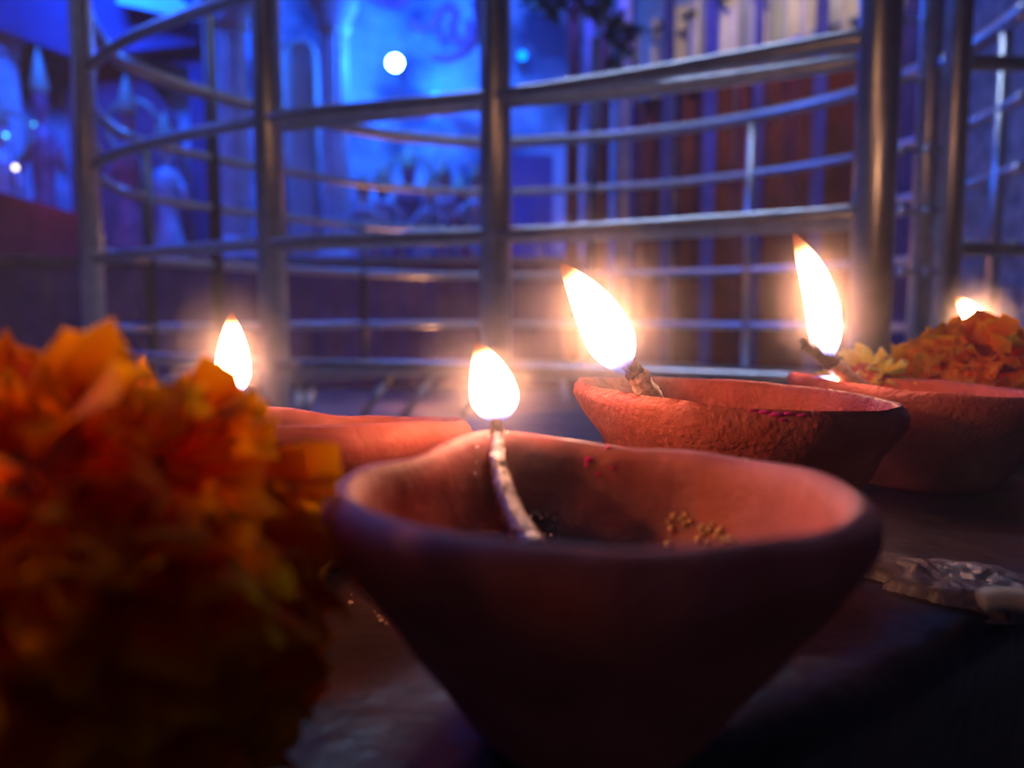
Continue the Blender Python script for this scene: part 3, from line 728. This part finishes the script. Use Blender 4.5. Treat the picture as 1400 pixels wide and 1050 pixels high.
# stage lamps
def emis(name, c, s):
    m = bpy.data.materials.new(name); m.use_nodes = True; nt = m.node_tree; nt.nodes.clear()
    o = nt.nodes.new('ShaderNodeOutputMaterial'); e = nt.nodes.new('ShaderNodeEmission'); e.inputs[0].default_value = (*c, 1); e.inputs[1].default_value = s
    nt.links.new(e.outputs[0], o.inputs[0]); return m
M_LAMP = emis('lamp_glow', (.22, .62, 1.0), 60); M_LAMP2 = emis('lamp_glow_cyan', (.0, .30, 1.0), 6); M_LAMP3 = emis('lamp_glow_blue', (.0, .16, 1.0), 5)
M_HOUS = mat('black_housing', (.03, .03, .03), (.05, .05, .05), rough=.4, scale=10)
for px, py, d, r, m, lab in ((540, 86, 4.55, .042, M_LAMP, 'brilliant white-blue stage lamp high behind the railing'), (595, 136, 4.6, .036, M_LAMP2, 'smaller cyan stage lamp just above the railing rail'), (714, 76, 4.6, .026, M_LAMP3, 'dim blue stage lamp right of the central post')):
    q = P(px, py, d); t = thing('stage_lamp', lab, 'lamp', q)
    bm = bmesh.new(); ball(bm, q, r, 3, (1, .5, 1)); obj('lens', bm, m, t)
    bm = bmesh.new(); tube(bm, [q+Vector((0, r*.3, 0)), q+Vector((0, .14, .02))], [r*1.02, r*.8], 20); obj('housing', bm, M_HOUS, t)
    bm = bmesh.new(); tube(bm, [q+Vector((0, .10, 0)), Vector((q.x, BACK_D, q.z+.0))], .012, 8); obj('bracket', bm, M_HOUS, t)
point('stage_lamp_beam', P(540, 86, 4.40), .05, 40, (.004, .13, 1.0))

# tiny bulbs on the statues at the far left
for k, (px, py, r, c_, e_, lab) in enumerate(((21, 229, .012, (1, .85, .5), 5, 'tiny warm white bulb low on the far left statue'), (8, 185, .009, (.1, .8, 1), 4, 'tiny cyan bulb at the far left frame edge'), (46, 170, .007, (.1, .7, 1), 3, 'tiny cyan bulb between the two far left statues'))):
    q = P(px, py, 3.98); t = thing('fairy_bulb', lab, 'bulb', q)
    bm = bmesh.new(); ball(bm, q, r, 2); obj('glass', bm, emis('bulb_glow', c_, e_), t)
    bm = bmesh.new(); tube(bm, [q+Vector((0, r*.8, 0)), Vector((q.x, 4.02, q.z)), Vector((q.x, 4.02, ZT))], .003, 6); obj('wire', bm, M_HOUS, t)
# poles beside the stage
M_POLE = mat('red_brown_pole', (.16, .035, .03), (.24, .06, .05), rough=.5, scale=20)
M_BPOLE = mat('pale_pole', (.45, .45, .55), (.6, .6, .7), rough=.6, scale=20)
for px, r, d, m, lab in ((782, .030, 3.5, M_POLE, 'red-brown pole at the right end of the stage'), (804, .022, 3.6, M_BPOLE, 'thin blue-lit pole right of the red-brown pole'), (824, .028, 3.5, M_POLE, 'red-brown pole beside the bright blue column'), (850, .036, 3.55, M_BPOLE, 'broad blue-lit column at the left end of the red curtain')):
    q = P(px, 300, d); bm = bmesh.new(); tube(bm, [(q.x, d, FLOORZ), (q.x, d, 2.3)], r, 16)
    tag(obj('pole', bm, m), lab, 'pole')
# leafy garland at the top
M_LEAFP = mat('garland_pale_leaf', (.25, .40, .36), (.4, .55, .5), rough=.35, scale=30)
gar = thing('leaf_garland', 'dark leafy garland with pale tips hanging at the top beside the stage', 'garland', P(790, 0, 3.25))
gp = spline([P(690, -30, 3.25), P(740, -8, 3.25), P(790, 2, 3.25), P(828, 18, 3.25), P(846, 60, 3.25), P(850, 110, 3.25)], 8)
bm = bmesh.new(); tube(bm, gp, .012, 8); obj('stem', bm, M_LEAF, gar)
lm = []
for m_ in (M_LEAF, M_LEAFP):
    me = bpy.data.meshes.new('leaf'); me.from_pydata([(0, 0, 0), (.018, .03, .006), (0, .035, -.004), (-.018, .03, .006), (.014, .06, .002), (0, .065, -.006), (-.014, .06, .002), (0, .09, -.01)], [], [(0, 1, 2), (0, 2, 3), (1, 4, 5, 2), (2, 5, 6, 3), (4, 7, 5), (5, 7, 6)])
    me.materials.append(m_); lm.append(me)
for i in range(150):
    q = random.choice(gp); o = me_obj('leaf', lm[1 if random.random() < .16 else 0], gar)
    o.location = q+Vector((random.uniform(-.04, .04), random.uniform(-.04, .04), random.uniform(-.04, .05))); o.rotation_euler = [random.uniform(0, 6.28) for _ in range(3)]
# dangling dark cord near the central post
bm = bmesh.new(); tube(bm, spline([P(652, -20, 3.3), P(655, 40, 3.3), P(662, 100, 3.3), P(664, 150, 3.3)], 5), .010, 8)
tag(obj('hanging_cable', bm, M_HOUS), 'dark cable hanging just left of the central railing post', 'cable')

# red curtain along the slanting right rear wall, cream drapes above it
M_CURT = mat('dark_red_curtain', (.085, .006, .007), (.16, .013, .014), rough=.8, scale=9)
A0 = P(862, 400, 4.35); A1 = P(1420, 400, 2.60)
cd = Vector((A1.x-A0.x, A1.y-A0.y, 0)); CL = cd.length; cd.normalize(); cn = Vector((-cd.y, cd.x, 0))
ZC = P(862, 152, 4.35).z
def pleat(bm, s0, s1, z0, z1, amp, wl, n, off=0, ph=0, rows=6):
    rws = []
    for j in range(rows+1):
        z = z0+(z1-z0)*j/rows; row = []
        for i in range(n+1):
            s = s0+(s1-s0)*i/n
            o_ = amp*math.sin(2*PI*s/wl+ph+.5*math.sin(s*5))*(1-.35*j/rows) + amp*.3*math.sin(2*PI*s/wl*2.3+ph)
            p = A0+cd*s-cn*(off+o_); row.append(bm.verts.new((p.x, p.y, z)))
        rws.append(row)
    for a_, b_2 in zip(rws, rws[1:]):
        for i in range(n): bm.faces.new((a_[i], a_[i+1], b_2[i+1], b_2[i]))
nC = 5
for k in range(nC):
    bm = bmesh.new(); pleat(bm, CL*k/nC, CL*(k+1)/nC-.01, FLOORZ+.02, ZC, .028, .17, 70, .10+.01*(k % 2), k)
    tag(obj('curtain', bm, M_CURT), ['dark red pleated curtain nearest the blue-lit column', 'second dark red pleated curtain panel from the blue-lit column', 'middle dark red pleated curtain panel behind the railings', 'dark red pleated curtain panel behind the thick right post', 'dark red pleated curtain panel nearest the granite wall'][k], 'curtain', 'dark red curtain panels on the right')
M_STRIP = mat('blue_strip_cloth', (.05, .045, .24), (.09, .08, .34), rough=.8, scale=9)
for k, (fr, wd) in enumerate(((.075, .05), (.20, .07), (.335, .07), (.47, .05), (.62, .06), (.80, .06))):
    bm = bmesh.new(); pleat(bm, CL*fr, CL*fr+wd, FLOORZ+.02, ZC+.55, .010, .05, 10, .165, k)
    tag(obj('blue_cloth_strip', bm, M_STRIP), ['narrow blue cloth strip nearest the garland, over the red curtain', 'second narrow blue cloth strip from the garland, over the red curtain', 'third narrow blue cloth strip from the garland, over the red curtain', 'fourth narrow blue cloth strip from the garland, beside the thick right post', 'narrow blue cloth strip behind the gate posts', 'narrow blue cloth strip nearest the granite wall'][k], 'cloth strip', 'narrow blue strips hanging over the red curtain')
M_DRAPE = mat('cream_drape', (.55, .47, .38), (.72, .62, .50), rough=.8, scale=9)
for k in range(9):
    s0 = .04+k*(CL-.1)/9; bm = bmesh.new()
    pleat(bm, s0, s0+.135, ZC-.02, ZC+.37, .022, .10, 26, .13, k*1.3)
    mid = A0+cd*(s0+.1); t = thing('cream_drape', '', 'drape', (mid.x, mid.y, ZC), 'cream drapes above the red curtain')
    t['label'] = 'cream pleated drape number %s'%k
    t['label'] = ['cream drape above the red curtain, farthest left beside the leafy garland', 'cream drape second from the garland, above the red curtain', 'cream drape third from the garland, above the red curtain', 'cream drape fourth from the garland, above the red curtain', 'cream drape fifth from the garland, next to the thick right post', 'cream drape hidden behind the thick right steel post', 'cream drape seen between the thick post and the gate posts', 'cream drape behind the slim gate posts', 'cream drape farthest right beside the granite wall'][k]
    obj('cloth', bm, M_DRAPE, t)
    bm = bmesh.new(); p0 = A0+cd*(s0+.06)-cn*.165; p1 = A0+cd*(s0+.14)-cn*.165
    tube(bm, [(p0.x, p0.y, ZC+.29), (p1.x, p1.y, ZC+.30)], .013, 8); obj('clip', bm, M_HOUS, t)
bm = bmesh.new(); p0 = A0-cd*.05-cn*.13; p1 = A0+cd*(CL+.05)-cn*.13
tube(bm, [(p0.x, p0.y, ZC+.02), (p1.x, p1.y, ZC+.02)], .012, 12)
tag(obj('curtain_rod', bm, M_STEEL_D), 'long horizontal rod between red curtain and cream drapes', 'curtain rod')

# ------------------------------------------------------------------ thin haze box added to imitate the veiling glow of the flames
bm = bmesh.new(); box(bm, -.16, .26, .095, .30, .0015, .13)
mh = bpy.data.materials.new('glow_haze'); mh.use_nodes = True; nt = mh.node_tree; nt.nodes.clear()
o_ = nt.nodes.new('ShaderNodeOutputMaterial'); v_ = nt.nodes.new('ShaderNodeVolumeScatter'); v_.inputs['Density'].default_value = 0.24
v_.inputs['Color'].default_value = (1, .95, .92, 1); v_.inputs['Anisotropy'].default_value = .3
nt.links.new(v_.outputs[0], o_.inputs['Volume'])
tag(obj('glow_haze', bm, mh, smooth=False), 'thin haze added over the burning clay lamps to imitate the glow of their flames', 'smoke', kind='stuff')
